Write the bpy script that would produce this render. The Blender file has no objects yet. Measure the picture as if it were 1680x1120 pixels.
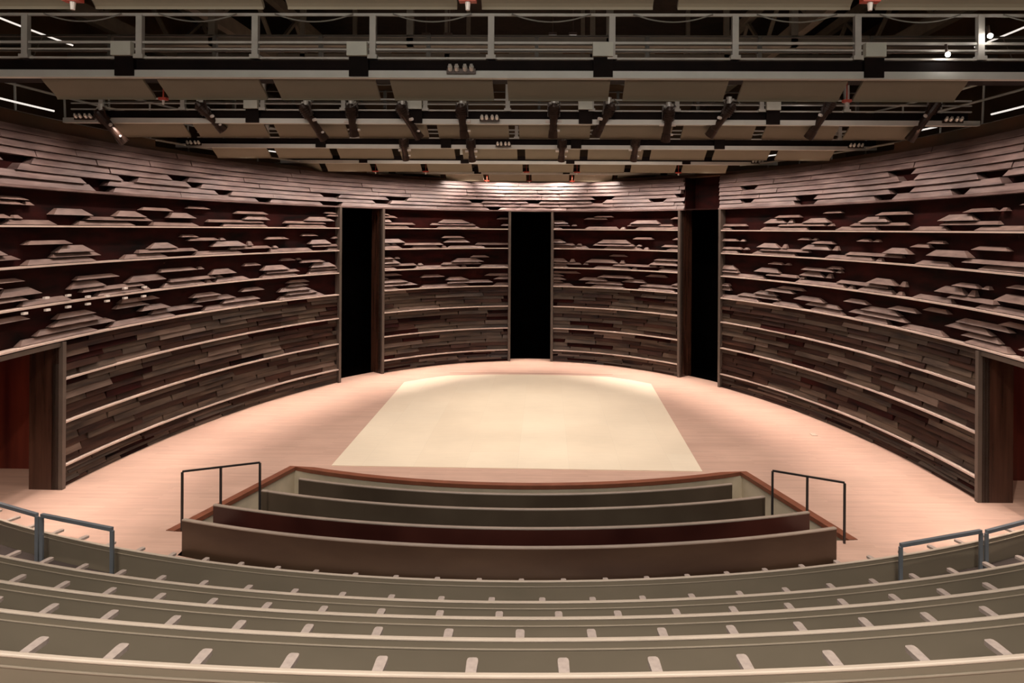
import bpy, math, random
from mathutils import Vector, Matrix
from mathutils.geometry import tessellate_polygon
random.seed(11)
SC = bpy.context.scene
COL = SC.collection
EYE = 5.5
CX = 0.62
F = 1120.0
PI = math.pi

# ------------------------------------------------------------------ materials
def nodes_of(m):
    m.use_nodes = True
    nt = m.node_tree
    return nt, nt.nodes, nt.links, nt.nodes['Principled BSDF']

def mat(name, col, rough=0.5, metal=0.0, var=0.12, scale=3.0, stretch=(1, 1, 1), spec=0.5, bump=0.0, col2=None, coat=0.0):
    m = bpy.data.materials.new(name)
    nt, N, L, b = nodes_of(m)
    b.inputs['Roughness'].default_value = rough
    b.inputs['Metallic'].default_value = metal
    b.inputs['Specular IOR Level'].default_value = spec
    b.inputs['Coat Weight'].default_value = coat
    tc = N.new('ShaderNodeTexCoord')
    mp = N.new('ShaderNodeMapping')
    mp.inputs['Scale'].default_value = stretch
    nz = N.new('ShaderNodeTexNoise')
    nz.inputs['Scale'].default_value = scale
    nz.inputs['Detail'].default_value = 5
    cr = N.new('ShaderNodeValToRGB')
    c2 = col2 or tuple(min(1, c * (1 + var)) for c in col)
    c1 = tuple(c * (1 - var) for c in col)
    cr.color_ramp.elements[0].position = 0.3
    cr.color_ramp.elements[1].position = 0.7
    cr.color_ramp.elements[0].color = (*c1, 1)
    cr.color_ramp.elements[1].color = (*c2, 1)
    L.new(tc.outputs['Object'], mp.inputs['Vector'])
    L.new(mp.outputs['Vector'], nz.inputs['Vector'])
    L.new(nz.outputs['Fac'], cr.inputs['Fac'])
    L.new(cr.outputs['Color'], b.inputs['Base Color'])
    if bump:
        bp = N.new('ShaderNodeBump')
        bp.inputs['Strength'].default_value = bump
        bp.inputs['Distance'].default_value = 0.01
        L.new(nz.outputs['Fac'], bp.inputs['Height'])
        L.new(bp.outputs['Normal'], b.inputs['Normal'])
    return m

def plank_mat(name, col, col2, rough, rot=0.0, bw=1.6, bh=0.09, mott=0.25):
    m = bpy.data.materials.new(name)
    nt, N, L, b = nodes_of(m)
    b.inputs['Roughness'].default_value = rough
    tc = N.new('ShaderNodeTexCoord')
    mp = N.new('ShaderNodeMapping')
    mp.inputs['Rotation'].default_value = (0, 0, rot)
    br = N.new('ShaderNodeTexBrick')
    br.inputs['Color1'].default_value = (*col, 1)
    br.inputs['Color2'].default_value = (*col2, 1)
    br.inputs['Mortar'].default_value = (*[c * 0.88 for c in col], 1)
    br.inputs['Scale'].default_value = 1
    br.inputs['Mortar Size'].default_value = 0.003
    br.inputs['Brick Width'].default_value = bw
    br.inputs['Row Height'].default_value = bh
    nz = N.new('ShaderNodeTexNoise')
    nz.inputs['Scale'].default_value = 1.1
    nz.inputs['Detail'].default_value = 6
    nz2 = N.new('ShaderNodeTexNoise')
    nz2.inputs['Scale'].default_value = 14
    mp2 = N.new('ShaderNodeMapping')
    mp2.inputs['Rotation'].default_value = (0, 0, rot)
    mp2.inputs['Scale'].default_value = (0.12, 1.6, 1)
    mx = N.new('ShaderNodeMix'); mx.data_type = 'RGBA'; mx.blend_type = 'MULTIPLY'
    mx.inputs[0].default_value = mott
    mx2 = N.new('ShaderNodeMix'); mx2.data_type = 'RGBA'; mx2.blend_type = 'MULTIPLY'
    mx2.inputs[0].default_value = mott * 0.8
    L.new(tc.outputs['Object'], mp.inputs['Vector'])
    L.new(tc.outputs['Object'], mp2.inputs['Vector'])
    L.new(mp.outputs['Vector'], br.inputs['Vector'])
    L.new(mp.outputs['Vector'], nz.inputs['Vector'])
    L.new(mp2.outputs['Vector'], nz2.inputs['Vector'])
    L.new(br.outputs['Color'], mx.inputs[6])
    L.new(nz.outputs['Fac'], mx.inputs[7])
    L.new(mx.outputs[2], mx2.inputs[6])
    L.new(nz2.outputs['Fac'], mx2.inputs[7])
    L.new(mx2.outputs[2], b.inputs['Base Color'])
    return m

def emit_mat(name, col, strength):
    m = bpy.data.materials.new(name)
    nt, N, L, b = nodes_of(m)
    b.inputs['Base Color'].default_value = (*col, 1)
    b.inputs['Emission Color'].default_value = (*col, 1)
    b.inputs['Emission Strength'].default_value = strength
    return m

M = {}
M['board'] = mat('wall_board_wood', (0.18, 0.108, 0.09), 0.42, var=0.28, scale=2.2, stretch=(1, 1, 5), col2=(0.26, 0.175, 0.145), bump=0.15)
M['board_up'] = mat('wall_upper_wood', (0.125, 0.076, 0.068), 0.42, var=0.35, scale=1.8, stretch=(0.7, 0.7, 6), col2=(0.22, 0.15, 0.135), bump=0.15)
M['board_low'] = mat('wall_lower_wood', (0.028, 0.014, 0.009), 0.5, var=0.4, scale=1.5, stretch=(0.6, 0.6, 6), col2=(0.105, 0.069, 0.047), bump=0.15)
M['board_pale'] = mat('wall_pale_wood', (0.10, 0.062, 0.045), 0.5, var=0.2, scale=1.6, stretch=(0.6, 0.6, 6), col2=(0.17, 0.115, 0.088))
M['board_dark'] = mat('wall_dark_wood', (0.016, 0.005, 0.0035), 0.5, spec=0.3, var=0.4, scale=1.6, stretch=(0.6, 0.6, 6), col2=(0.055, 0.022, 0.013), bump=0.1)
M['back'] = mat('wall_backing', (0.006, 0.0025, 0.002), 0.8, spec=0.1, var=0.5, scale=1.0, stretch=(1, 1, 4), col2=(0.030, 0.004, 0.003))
M['ledge'] = mat('ledge_metal', (0.62, 0.48, 0.41), 0.4, var=0.1)
M['frame'] = mat('frame_steel', (0.11, 0.085, 0.07), 0.4, metal=0.2, var=0.1)
M['endcap'] = mat('end_panel_wood', (0.034, 0.013, 0.008), 0.25, var=0.35, scale=1.2, stretch=(6, 6, 0.4), col2=(0.075, 0.032, 0.02))
M['redwall'] = mat('passage_wood', (0.10, 0.010, 0.008), 0.3, var=0.4, scale=1.0, stretch=(3, 3, 0.3), col2=(0.17, 0.03, 0.016))
M['black'] = mat('unlit_backstage', (0.0015, 0.0012, 0.0012), 1.0, spec=0.0, var=0.3)  # near-black colour stands for the darkness backstage
M['fascia'] = mat('fascia_olive', (0.085, 0.055, 0.018), 0.5, var=0.4, scale=0.8, col2=(0.13, 0.05, 0.018))
M['floor'] = plank_mat('stage_floor_wood', (0.76, 0.505, 0.40), (0.68, 0.44, 0.345), 0.42, rot=0.0)
M['mat'] = plank_mat('stage_mat_wood', (0.93, 0.81, 0.64), (0.90, 0.77, 0.60), 0.4, rot=PI / 2, bw=2.4, bh=1.2, mott=0.12)
M['trim'] = mat('stage_edge_wood', (0.22, 0.075, 0.04), 0.4, var=0.15)
M['cream'] = mat('cream_panel', (0.62, 0.53, 0.39), 0.55, var=0.12, scale=2.0)
M['pit'] = mat('pit_bench_wood', (0.062, 0.030, 0.018), 0.32, var=0.35, scale=0.9, stretch=(0.6, 1, 2), col2=(0.085, 0.05, 0.03))
M['pit_olive'] = mat('pit_bench_olive', (0.085, 0.060, 0.040), 0.35, var=0.25, scale=0.9, col2=(0.11, 0.082, 0.056))
M['pit_red'] = mat('pit_bench_red', (0.045, 0.010, 0.008), 0.3, var=0.3, scale=0.9, col2=(0.07, 0.02, 0.014))
M['pitcap'] = mat('pit_bench_cap', (0.34, 0.27, 0.22), 0.35, var=0.1)
M['seat'] = mat('row_panel', (0.20, 0.165, 0.118), 0.38, var=0.16, scale=0.8, stretch=(1, 1, 2), col2=(0.215, 0.175, 0.125), coat=0.1)
M['seat_trim'] = mat('row_trim', (0.27, 0.22, 0.165), 0.4, var=0.06)
M['cap'] = mat('row_cap', (0.50, 0.41, 0.33), 0.3, var=0.06)
M['arm'] = mat('armrest_wood', (0.40, 0.32, 0.28), 0.5, var=0.12, scale=30)
M['carpet'] = mat('tier_floor', (0.05, 0.035, 0.03), 0.9, var=0.2)
M['rail_dark'] = mat('rail_dark_steel', (0.045, 0.04, 0.04), 0.35, metal=0.5, var=0.1)
M['rail_blue'] = mat('rail_grey_steel', (0.18, 0.20, 0.225), 0.35, metal=0.4, var=0.1)
M['steel'] = mat('bridge_steel', (0.62, 0.58, 0.52), 0.45, var=0.1)
M['bar'] = mat('bar_steel', (0.74, 0.72, 0.66), 0.4, var=0.06)
M['darkbeam'] = mat('dark_beam', (0.009, 0.004, 0.003), 0.7, spec=0.15, var=0.4)
M['boxgrey'] = mat('box_grey', (0.74, 0.72, 0.62), 0.5, var=0.05)
M['reflector'] = mat('reflector_panel', (0.24, 0.205, 0.145), 0.6, var=0.08, scale=1.0)
M['fixture'] = mat('fixture_black', (0.05, 0.028, 0.02), 0.35, metal=0.3, var=0.3, scale=8)
M['chrome'] = mat('clamp_metal', (0.8, 0.76, 0.7), 0.35, metal=0.3, var=0.1)
M['red'] = mat('red_plate', (0.55, 0.07, 0.04), 0.45, var=0.1)
M['white'] = mat('white_nozzle', (0.8, 0.72, 0.66), 0.4, var=0.05)
M['ceiling'] = mat('ceiling_dark', (0.03, 0.018, 0.013), 0.8, var=0.3)
M['duct'] = mat('roof_steel', (0.10, 0.08, 0.06), 0.5, var=0.2)
M['upperwall'] = mat('upper_tan_wall', (0.13, 0.07, 0.032), 0.7, var=0.35, scale=0.7)
M['tube'] = emit_mat('strip_lamp', (1.0, 0.93, 0.85), 0.9)
M['bulb'] = emit_mat('work_lamp', (1.0, 0.95, 0.88), 40)
M['lens'] = mat('lens_glass', (0.12, 0.10, 0.09), 0.1, var=0.1)
M['cable'] = mat('cable_grey', (0.28, 0.26, 0.23), 0.6, var=0.1)

# ------------------------------------------------------------------ mesh builder
class MB:
    def __init__(self):
        self.v = []; self.f = []; self.mi = []
    def add(self, verts, faces, mi=0):
        o = len(self.v)
        self.v += [tuple(p) for p in verts]
        for f in faces:
            self.f.append([i + o for i in f]); self.mi.append(mi)
    def box(self, a, b, mi=0):
        x0, y0, z0 = a; x1, y1, z1 = b
        self.hexa([(x0, y0, z0), (x1, y0, z0), (x1, y1, z0), (x0, y1, z0), (x0, y0, z1), (x1, y0, z1), (x1, y1, z1), (x0, y1, z1)], mi)
    def cbox(self, c, s, mi=0):
        self.box([c[i] - s[i] / 2 for i in range(3)], [c[i] + s[i] / 2 for i in range(3)], mi)
    def hexa(self, p, mi=0):
        self.add(p, [(0, 3, 2, 1), (4, 5, 6, 7), (0, 1, 5, 4), (1, 2, 6, 5), (2, 3, 7, 6), (3, 0, 4, 7)], mi)
    def tube(self, pts, r, n=8, mi=0, r2=None):
        pts = [Vector(p) for p in pts]
        rings = []
        m = len(pts)
        for i, p in enumerate(pts):
            d = (pts[min(i + 1, m - 1)] - pts[max(i - 1, 0)]).normalized()
            up = Vector((0, 0, 1)) if abs(d.z) < 0.9 else Vector((0, 1, 0))
            a = d.cross(up).normalized(); b = a.cross(d)
            rr = r if r2 is None else r + (r2 - r) * i / (m - 1)
            rings.append([p + (a * math.cos(2 * PI * k / n) + b * math.sin(2 * PI * k / n)) * rr for k in range(n)])
        vs = [q for ring in rings for q in ring]
        fs = []
        for i in range(m - 1):
            for k in range(n):
                fs.append((i * n + k, i * n + (k + 1) % n, (i + 1) * n + (k + 1) % n, (i + 1) * n + k))
        fs.append(tuple(range(n))[::-1]); fs.append(tuple((m - 1) * n + k for k in range(n)))
        self.add(vs, fs, mi)
    def bar(self, p, q, w, h, mi=0):
        p = Vector(p); q = Vector(q); d = (q - p).normalized()
        up = Vector((0, 0, 1)) if abs(d.z) < 0.9 else Vector((0, 1, 0))
        a = d.cross(up).normalized() * w / 2; b = a.cross(d).normalized() * h / 2
        self.hexa([p - a - b, p + a - b, q + a - b, q - a - b, p - a + b, p + a + b, q + a + b, q - a + b], mi)
    def sweep(self, path, prof, mi=0, closed=False):
        """path: list of (origin, side, up) frames; prof: list of (u, v)"""
        n = len(prof); vs = []
        for o, s, u in path:
            for a, b in prof:
                vs.append(o + s * a + u * b)
        fs = []
        for i in range(len(path) - 1):
            for k in range(n):
                fs.append((i * n + k, i * n + (k + 1) % n, (i + 1) * n + (k + 1) % n, (i + 1) * n + k))
        fs.append(tuple(range(n))[::-1]); fs.append(tuple((len(path) - 1) * n + k for k in range(n)))
        self.add(vs, fs, mi)
    def build(self, name, mats, parent=None, smooth=False, loc=None):
        me = bpy.data.meshes.new(name)
        off = Vector(loc) if loc else Vector((0, 0, 0))
        me.from_pydata([tuple(Vector(p) - off) for p in self.v], [], self.f)
        if not isinstance(mats, (list, tuple)): mats = [mats]
        for m in mats: me.materials.append(m)
        me.polygons.foreach_set('material_index', self.mi)
        me.update()
        import bmesh
        bm = bmesh.new(); bm.from_mesh(me)
        bmesh.ops.recalc_face_normals(bm, faces=bm.faces)
        bm.to_mesh(me); bm.free()
        if smooth:
            for p in me.polygons: p.use_smooth = True
        o = bpy.data.objects.new(name, me)
        COL.objects.link(o)
        o.location = off
        if parent is not None:
            o.parent = parent
            o.location = off - Vector(parent.location) if loc else -Vector(parent.location)
        return o

def empty(name, loc, label=None, cat=None, group=None):
    o = bpy.data.objects.new(name, None)
    o.empty_display_size = 0.1
    COL.objects.link(o); o.location = loc
    return tag(o, label, cat, group)
def tag(o, label=None, cat=None, group=None, kind=None):
    if label: o['label'] = label
    if cat: o['category'] = cat
    if group: o['group'] = group
    if kind: o['kind'] = kind
    return o
def struct(o, label=None, cat=None):
    return tag(o, label, cat, None, 'structure')
def copy_tree(o, loc, parent=None):
    c = o.copy(); COL.objects.link(c)
    if parent is None: c.location = loc
    else: c.parent = parent
    for ch in list(o.children): copy_tree(ch, None, c)
    return c
ORD = ['first', 'second', 'third', 'fourth', 'fifth', 'sixth', 'seventh', 'eighth', 'ninth', 'tenth', 'eleventh', 'twelfth', 'thirteenth']

# ------------------------------------------------------------------ ellipse wall
EA, EB, EYC = 9.55, 14.9, 13.7
T0, T1, NT = -118, 118, 4000
TS = []
_s = 0; _p = None
for i in range(NT + 1):
    t = math.radians(T0 + (T1 - T0) * i / NT)
    p = (EA * math.sin(t), EYC + EB * math.cos(t))
    if _p: _s += math.dist(p, _p)
    _p = p
    TS.append((_s, t))
def t_of_s(s):
    lo, hi = 0, NT
    while hi - lo > 1:
        m = (lo + hi) // 2
        if TS[m][0] <= s: lo = m
        else: hi = m
    a, b = TS[lo], TS[hi]
    k = (s - a[0]) / (b[0] - a[0])
    return a[1] + (b[1] - a[1]) * k
def s_of_deg(d):
    i = (d - T0) / (T1 - T0) * NT
    return TS[max(0, min(NT, round(i)))][0]
def WP(s, d, z):
    """wall point: arc length s, d metres inward of the wall line, height z"""
    t = t_of_s(s)
    n = Vector((-math.sin(t) / EA, -math.cos(t) / EB, 0)).normalized()
    return Vector((EA * math.sin(t), EYC + EB * math.cos(t), 0)) + n * d + Vector((0, 0, z))

def wall_strip(mb, s0, s1, d0, z0, z1, mi=0, step=0.45):
    n = max(1, int((s1 - s0) / step))
    vs = []
    for i in range(n + 1):
        s = s0 + (s1 - s0) * i / n
        vs += [WP(s, d0, z0), WP(s, d0, z1)]
    mb.add(vs, [(2 * i, 2 * i + 2, 2 * i + 3, 2 * i + 1) for i in range(n)], mi)
def wall_block(mb, s0, s1, z0, z1, dback, dbot, dtop, hip, mi=0, hip2=None):
    """board whose foot stands proud and whose ends are hipped"""
    if hip2 is None: hip2 = hip
    n = max(1, int((s1 - s0) / 0.6))
    vs = []
    for i in range(n + 1):
        k = i / n
        sb = s0 + (s1 - s0) * k
        st = (s0 + hip) + (s1 - hip2 - s0 - hip) * k
        vs += [WP(sb, dback, z0), WP(sb, dbot, z0), WP(st, dtop, z1), WP(st, dback, z1)]
    fs = [(0, 1, 2, 3), tuple(4 * n + j for j in (3, 2, 1, 0))]
    for i in range(n):
        for j in range(4):
            a = 4 * i + j; b = 4 * i + (j + 1) % 4
            fs.append((a, b, b + 4, a + 4))
    mb.add(vs, fs, mi)
def wall_bar(mb, s0, s1, d0, d1, z0, z1, mi=0, step=0.4):
    n = max(1, int((s1 - s0) / step))
    vs = []
    for i in range(n + 1):
        s = s0 + (s1 - s0) * i / n
        vs += [WP(s, d0, z0), WP(s, d1, z0), WP(s, d1, z1), WP(s, d0, z1)]
    fs = [(0, 1, 2, 3), tuple(4 * n + j for j in (3, 2, 1, 0))]
    for i in range(n):
        for j in range(4):
            a = 4 * i + j; b = 4 * i + (j + 1) % 4
            fs.append((a, b, b + 4, a + 4))
    mb.add(vs, fs, mi)

LEDGES = [5.03, 4.12, 3.21, 2.37, 1.60, 0.80, 0.0]
LEDGES = [EYE - h for h in LEDGES]          # bottom to top: .47 1.38 2.29 3.13 3.9 4.7 5.5
HEAD = EYE + 0.77                            # door head
TOP = EYE + 1.95

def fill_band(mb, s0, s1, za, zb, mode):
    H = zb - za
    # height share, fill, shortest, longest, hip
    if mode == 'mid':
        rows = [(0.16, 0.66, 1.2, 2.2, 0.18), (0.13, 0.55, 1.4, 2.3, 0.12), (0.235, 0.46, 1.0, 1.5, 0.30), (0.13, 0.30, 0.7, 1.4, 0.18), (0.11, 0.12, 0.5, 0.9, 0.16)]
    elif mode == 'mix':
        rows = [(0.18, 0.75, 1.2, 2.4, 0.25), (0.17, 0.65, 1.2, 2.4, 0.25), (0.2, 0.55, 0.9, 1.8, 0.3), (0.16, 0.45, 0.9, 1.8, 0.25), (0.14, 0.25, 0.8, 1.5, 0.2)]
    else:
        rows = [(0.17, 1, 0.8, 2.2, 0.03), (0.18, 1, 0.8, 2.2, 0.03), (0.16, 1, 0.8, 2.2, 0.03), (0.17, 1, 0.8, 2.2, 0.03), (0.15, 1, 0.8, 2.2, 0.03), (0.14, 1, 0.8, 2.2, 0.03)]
    z = za + 0.012
    for h, fl, l0, l1, hp in rows:
        hh = h * H
        s = s0 - random.random() * 1.5
        while s < s1 - 0.1:
            L = random.uniform(l0, l1)
            if mode == 'low':
                g = 0.0
            else:
                g = L * (1 - fl) / fl * random.uniform(0.4, 1.6)
            a, b = max(s, s0 + 0.05), min(s + L, s1 - 0.05)
            if b - a > 0.25:
                ha = hp * random.uniform(0.7, 1.1) if a > s0 + 0.06 else 0.0
                hb = hp * random.uniform(0.7, 1.1) if b < s1 - 0.06 else 0.0
                if ha + hb > (b - a) * 0.7: ha = hb = (b - a) * 0.25
                if mode == 'low':
                    d = random.uniform(-0.03, 0.02)
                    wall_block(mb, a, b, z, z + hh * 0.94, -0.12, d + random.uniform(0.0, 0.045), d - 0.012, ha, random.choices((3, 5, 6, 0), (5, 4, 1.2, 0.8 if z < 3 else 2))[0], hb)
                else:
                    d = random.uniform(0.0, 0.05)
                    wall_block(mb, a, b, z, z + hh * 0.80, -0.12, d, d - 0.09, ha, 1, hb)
                    if mode == 'mid' and random.random() < 0.25 and b + 0.32 < s1:
                        wall_block(mb, b + 0.07, b + 0.30, z, z + hh * 0.7, -0.12, -0.01, -0.07, 0.06, 1)
            s += L + g
        z += hh

def wall_section(name, d0, d1, z0, ztop, label, frames=(True, True), cap=0.6, fz=(None, None), ext=None):
    s0, s1 = s_of_deg(d0), s_of_deg(d1)
    e0, e1 = (s_of_deg(ext[0]), s_of_deg(ext[1])) if ext else (s0, s1)
    mb = MB()
    wall_strip(mb, s0, s1, -0.12, z0, ztop, 0)
    if e0 < s0: wall_strip(mb, e0, s0, -0.12, 3.08, ztop, 0)
    if e1 > s1: wall_strip(mb, s1, e1, -0.12, 3.08, ztop, 0)
    zs = [z0] + [z for z in LEDGES if z > z0 + 0.1] + [ztop]
    for a, b in zip(zs[:-1], zs[1:]):
        mid = (a + b) / 2
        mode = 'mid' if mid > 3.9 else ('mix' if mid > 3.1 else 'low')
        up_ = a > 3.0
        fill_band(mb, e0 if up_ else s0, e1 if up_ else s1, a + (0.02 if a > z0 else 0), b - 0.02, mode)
    # end returns
    for s, on in ((s0, frames[0]), (s1, frames[1])):
        if on:
            sg = 1 if s == s0 else -1
            p = [WP(s, 0.03, z0), WP(s + sg * 0.05, 0.03, z0), WP(s + sg * 0.05, -cap, z0), WP(s, -cap, z0)]
            q = [v + Vector((0, 0, (fz[0 if sg == 1 else 1] or ztop) - z0)) for v in p]
            mb.hexa(p + q, 4)
    w = mb.build(name, [M['back'], M['board'], M['board_up'], M['board_low'], M['endcap'], M['board_dark'], M['board_pale']])
    struct(w, label, 'wall')
    for z in zs[1:-1]:
        lb = MB(); up_ = z > 3.0; wall_bar(lb, (e0 if up_ else s0) + 0.03, (e1 if up_ else s1) - 0.03, -0.1, 0.10, z - 0.018, z + 0.018)
        lb.build('ledge', M['ledge'], w)
    for s, on in ((s0, frames[0]), (s1, frames[1])):
        if on:
            sg = 1 if s == s0 else -1
            fb = MB(); wall_bar(fb, min(s, s + sg * .10), max(s, s + sg * .10), -0.12, 0.115, z0, fz[0 if sg == 1 else 1] or ztop)
            fb.build('door_jamb', M['frame'], w)
    return w

wall_section('wall_left', -88.5, -44.8, 0, HEAD, 'long curved dark wood wall of projecting boards left of the stage', fz=(3.08, None), ext=(-116, -44.8))
wall_section('wall_back_left', -36.0, -5.0, 0, HEAD, 'tall board-clad wall panel left of the middle doorway')
wall_section('wall_back_right', 5.2, 36.8, 0, HEAD, 'tall board-clad wall panel right of the middle doorway')
wall_section('wall_right', 45.4, 88.8, 0, HEAD, 'long curved dark wood wall of projecting boards right of the stage', fz=(None, 3.08), ext=(45.4, 116))
PORT = 3.08
# the upper band that runs over all the doorways
def upper(name, d0, d1, label, recess=False):
    s0, s1 = s_of_deg(d0), s_of_deg(d1)
    mb = MB()
    wall_strip(mb, s0, s1, -0.12, HEAD, TOP, 0)
    wall_bar(mb, s0, s1, -0.5, 0.12, HEAD - 0.03, HEAD + 0.02, 2)
    n = 8; h = (TOP - HEAD - 0.03) / n
    for i in range(n):
        z = HEAD + 0.025 + i * h
        s = s0 - random.random()
        pg = [0.5, 0.5, 0.42, 0.32, 0.18, 0.06, 0.0, 0.0][i]; pgap = False
        while s < s1 - 0.05:
            L = random.uniform(1.3, 3.2)
            g = random.uniform(0.3, 0.8) if random.random() < pg else 0.012
            a, b = max(s, s0), min(s + L, s1)
            if b - a > 0.2 and not recess:
                hip = 0.16 if g > 0.1 else 0.0
                hip0 = 0.16 if pgap else 0.0
                pgap = g > 0.1
                d = random.uniform(0.0, 0.035)
                wall_block(mb, a, b, z, z + h * 0.95, -0.12, d + 0.07, d + 0.02, hip0, 2, hip)
                # inverted dark notch ends
            s += L + g
    for sa, on in ((s0, d0 > -110), (s1, d1 < 110)):
        if on:
            mb.hexa([WP(sa, 0.03, HEAD), WP(sa + .02, 0.03, HEAD), WP(sa + .02, -.6, HEAD), WP(sa, -.6, HEAD),
                     WP(sa, 0.03, TOP), WP(sa + .02, 0.03, TOP), WP(sa + .02, -.6, TOP), WP(sa, -.6, TOP)], 0)
    w = mb.build(name, [M['back'], M['board'], M['board_up']])
    return struct(w, label, 'wall')
upper('wall_upper_left', -116, 37.6, 'curved band of overlapping brown boards above the doorways, left and centre')
upper('wall_upper_right', 45.3, 116, 'curved band of overlapping brown boards above the right wall')
mb = MB()
sa, sb = s_of_deg(37.6), s_of_deg(45.3)
wall_bar(mb, sa, sb, -0.62, -0.55, HEAD, TOP + .1, 0)
wall_bar(mb, sa, sb, -0.6, 0.02, HEAD - 0.02, HEAD + 0.02, 0)
struct(mb.build('wall_recess', [M['back']]), 'dark recess in the upper wall above the right doorway', 'wall')
mb = MB()
wall_bar(mb, s_of_deg(-116), s_of_deg(116), -0.34, -0.04, TOP, TOP + 0.02, 0)
wall_bar(mb, s_of_deg(-116), s_of_deg(-76), -0.16, -0.12, TOP, TOP + 0.28, 0)
wall_bar(mb, s_of_deg(76), s_of_deg(116), -0.16, -0.12, TOP, TOP + 0.28, 0)
wall_bar(mb, s_of_deg(-76), s_of_deg(76), -0.2, -0.16, TOP, TOP + 0.12, 0)
struct(mb.build('trim_1', [M['fascia']]), 'olive brown fascia along the top of the curved wall', 'trim')
# portal heads and jambs on the sides
for sd, (a, b), nm in ((-1, (-116, -88.5), 'trim_2'), (1, (88.8, 116), 'trim_3')):
    mb = MB()
    wall_bar(mb, s_of_deg(a), s_of_deg(b), -0.6, 0.07, PORT - 0.09, PORT + 0.005, 0)
    struct(mb.build(nm, [M['frame']]), 'steel head frame over the %s side doorway' % ('left' if sd < 0 else 'right'), 'trim')

# backstage darkness painted as a black sheet; passages, outer shell
mb = MB()
n = 60
vs = []
for i in range(n + 1):
    t = math.radians(-62 + 124 * i / n)
    x, y = (EA + 1.9) * math.sin(t), EYC + (EB + 1.9) * math.cos(t)
    vs += [(x, y, -0.02), (x, y, HEAD + 0.1)]
mb.add(vs, [(2 * i, 2 * i + 2, 2 * i + 3, 2 * i + 1) for i in range(n)])
struct(mb.build('wall_backstage', [M['black']]), 'black sheet standing for the unlit space behind the doorways', 'wall')
for sd, nm in ((-1, 'wall_passage_left'), (1, 'wall_passage_right')):
    mb = MB()
    mb.box((min(sd * 9.75, sd * 14), 15.3, 0), (max(sd * 9.75, sd * 14), 15.4, PORT + 0.3))
    mb.box((min(sd * 13.9, sd * 14), 6, 0), (max(sd * 13.9, sd * 14), 15.3, PORT + 0.3))
    mb.box((min(sd * 9.9, sd * 14), 6, PORT + 0.3), (max(sd * 9.9, sd * 14), 15.4, PORT + 0.4))
    struct(mb.build(nm, [M['redwall']]), 'red-brown wood wall inside the %s side doorway' % ('left' if sd < 0 else 'right'), 'wall')

# ------------------------------------------------------------------ floor with the pit hole
def poly_mesh(mb, outer, holes=(), z=0.0, mi=0):
    loops = [[Vector((p[0], p[1], 0)) for p in outer]] + [[Vector((p[0], p[1], 0)) for p in h] for h in holes]
    tris = tessellate_polygon(loops)
    pts = [p for l in loops for p in l]
    mb.add([(p.x, p.y, z) for p in pts], [tuple(t) for t in tris], mi)
def arc_pts(w, y_end, y_mid, n=24):
    """arc through (-w,y_end),(0,y_mid),(w,y_end), bulging to the camera"""
    s = y_end - y_mid
    R = (w * w + s * s) / (2 * s); yc = y_mid + R
    a = math.asin(w / R)
    return [(R * math.sin(-a + 2 * a * i / n), yc - R * math.cos(-a + 2 * a * i / n)) for i in range(n + 1)]
far_edge = arc_pts(5.1, 15.6, 14.63)
near_edge = arc_pts(5.52, 11.35, 10.45)
hole = far_edge + [(6.07, 12.24), (5.55, 12.2)] + near_edge[::-1] + [(-5.55, 12.2), (-6.07, 12.24)]
outer = [(-14, -2), (14, -2), (14, 15.35), (9.9, 15.35)]
tt = math.acos((15.35 - EYC) / (EB + .45))
for i in range(61):
    t = tt - 2 * tt * i / 60
    outer.append(((EA + .45) * math.sin(t), EYC + (EB + .45) * math.cos(t)))
outer += [(-9.9, 15.35), (-14, 15.35)]
mb = MB()
poly_mesh(mb, outer, [hole])
struct(mb.build('floor', [M['floor']]), 'pale pinkish wood stage floor', 'floor')
mb = MB()
vs = []
for i in range(61):
    t = math.radians(-75 + 150 * i / 60)
    for k in (0.45, 2.2):
        vs.append(((EA + k) * math.sin(t), EYC + (EB + k) * math.cos(t), 0.0))
mb.add(vs, [(2 * i, 2 * i + 2, 2 * i + 3, 2 * i + 1) for i in range(60)])
struct(mb.build('floor_backstage', [M['black']]), 'floor behind the doorways, painted black as unlit space', 'floor')
# stage mat
mb = MB()
mp_ = [(-4.30, 15.72), (4.23, 15.62), (4.42, 24.45), (3.7, 25.1), (3.0, 25.55), (1.5, 25.75), (0, 25.8), (-1.5, 25.75), (-3.0, 25.5), (-3.7, 25.0), (-4.40, 24.35)]
poly_mesh(mb, mp_, z=0.012)
k = len(mp_)
mb.add([(p[0], p[1], 0.012) for p in mp_] + [(p[0], p[1], 0.0) for p in mp_], [(i, (i + 1) % k, k + (i + 1) % k, k + i) for i in range(k)])
tag(mb.build('stage_mat', [M['mat']]), 'large pale cream rectangular floor covering in the middle of the stage', 'floor mat')
# dark inlaid groove behind the mat
mb = MB()
vs = []
for i in range(31):
    x = -3.0 + 6.2 * i / 30
    y = 26.05 - 0.012 * x * x
    vs += [(x, y, 0.003), (x, y + 0.05, 0.003)]
mb.add(vs, [(2 * i, 2 * i + 2, 2 * i + 3, 2 * i + 1) for i in range(30)])
struct(mb.build('trim_4', [M['trim']]), 'thin dark groove in the floor behind the pale mat', 'trim')

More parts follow.
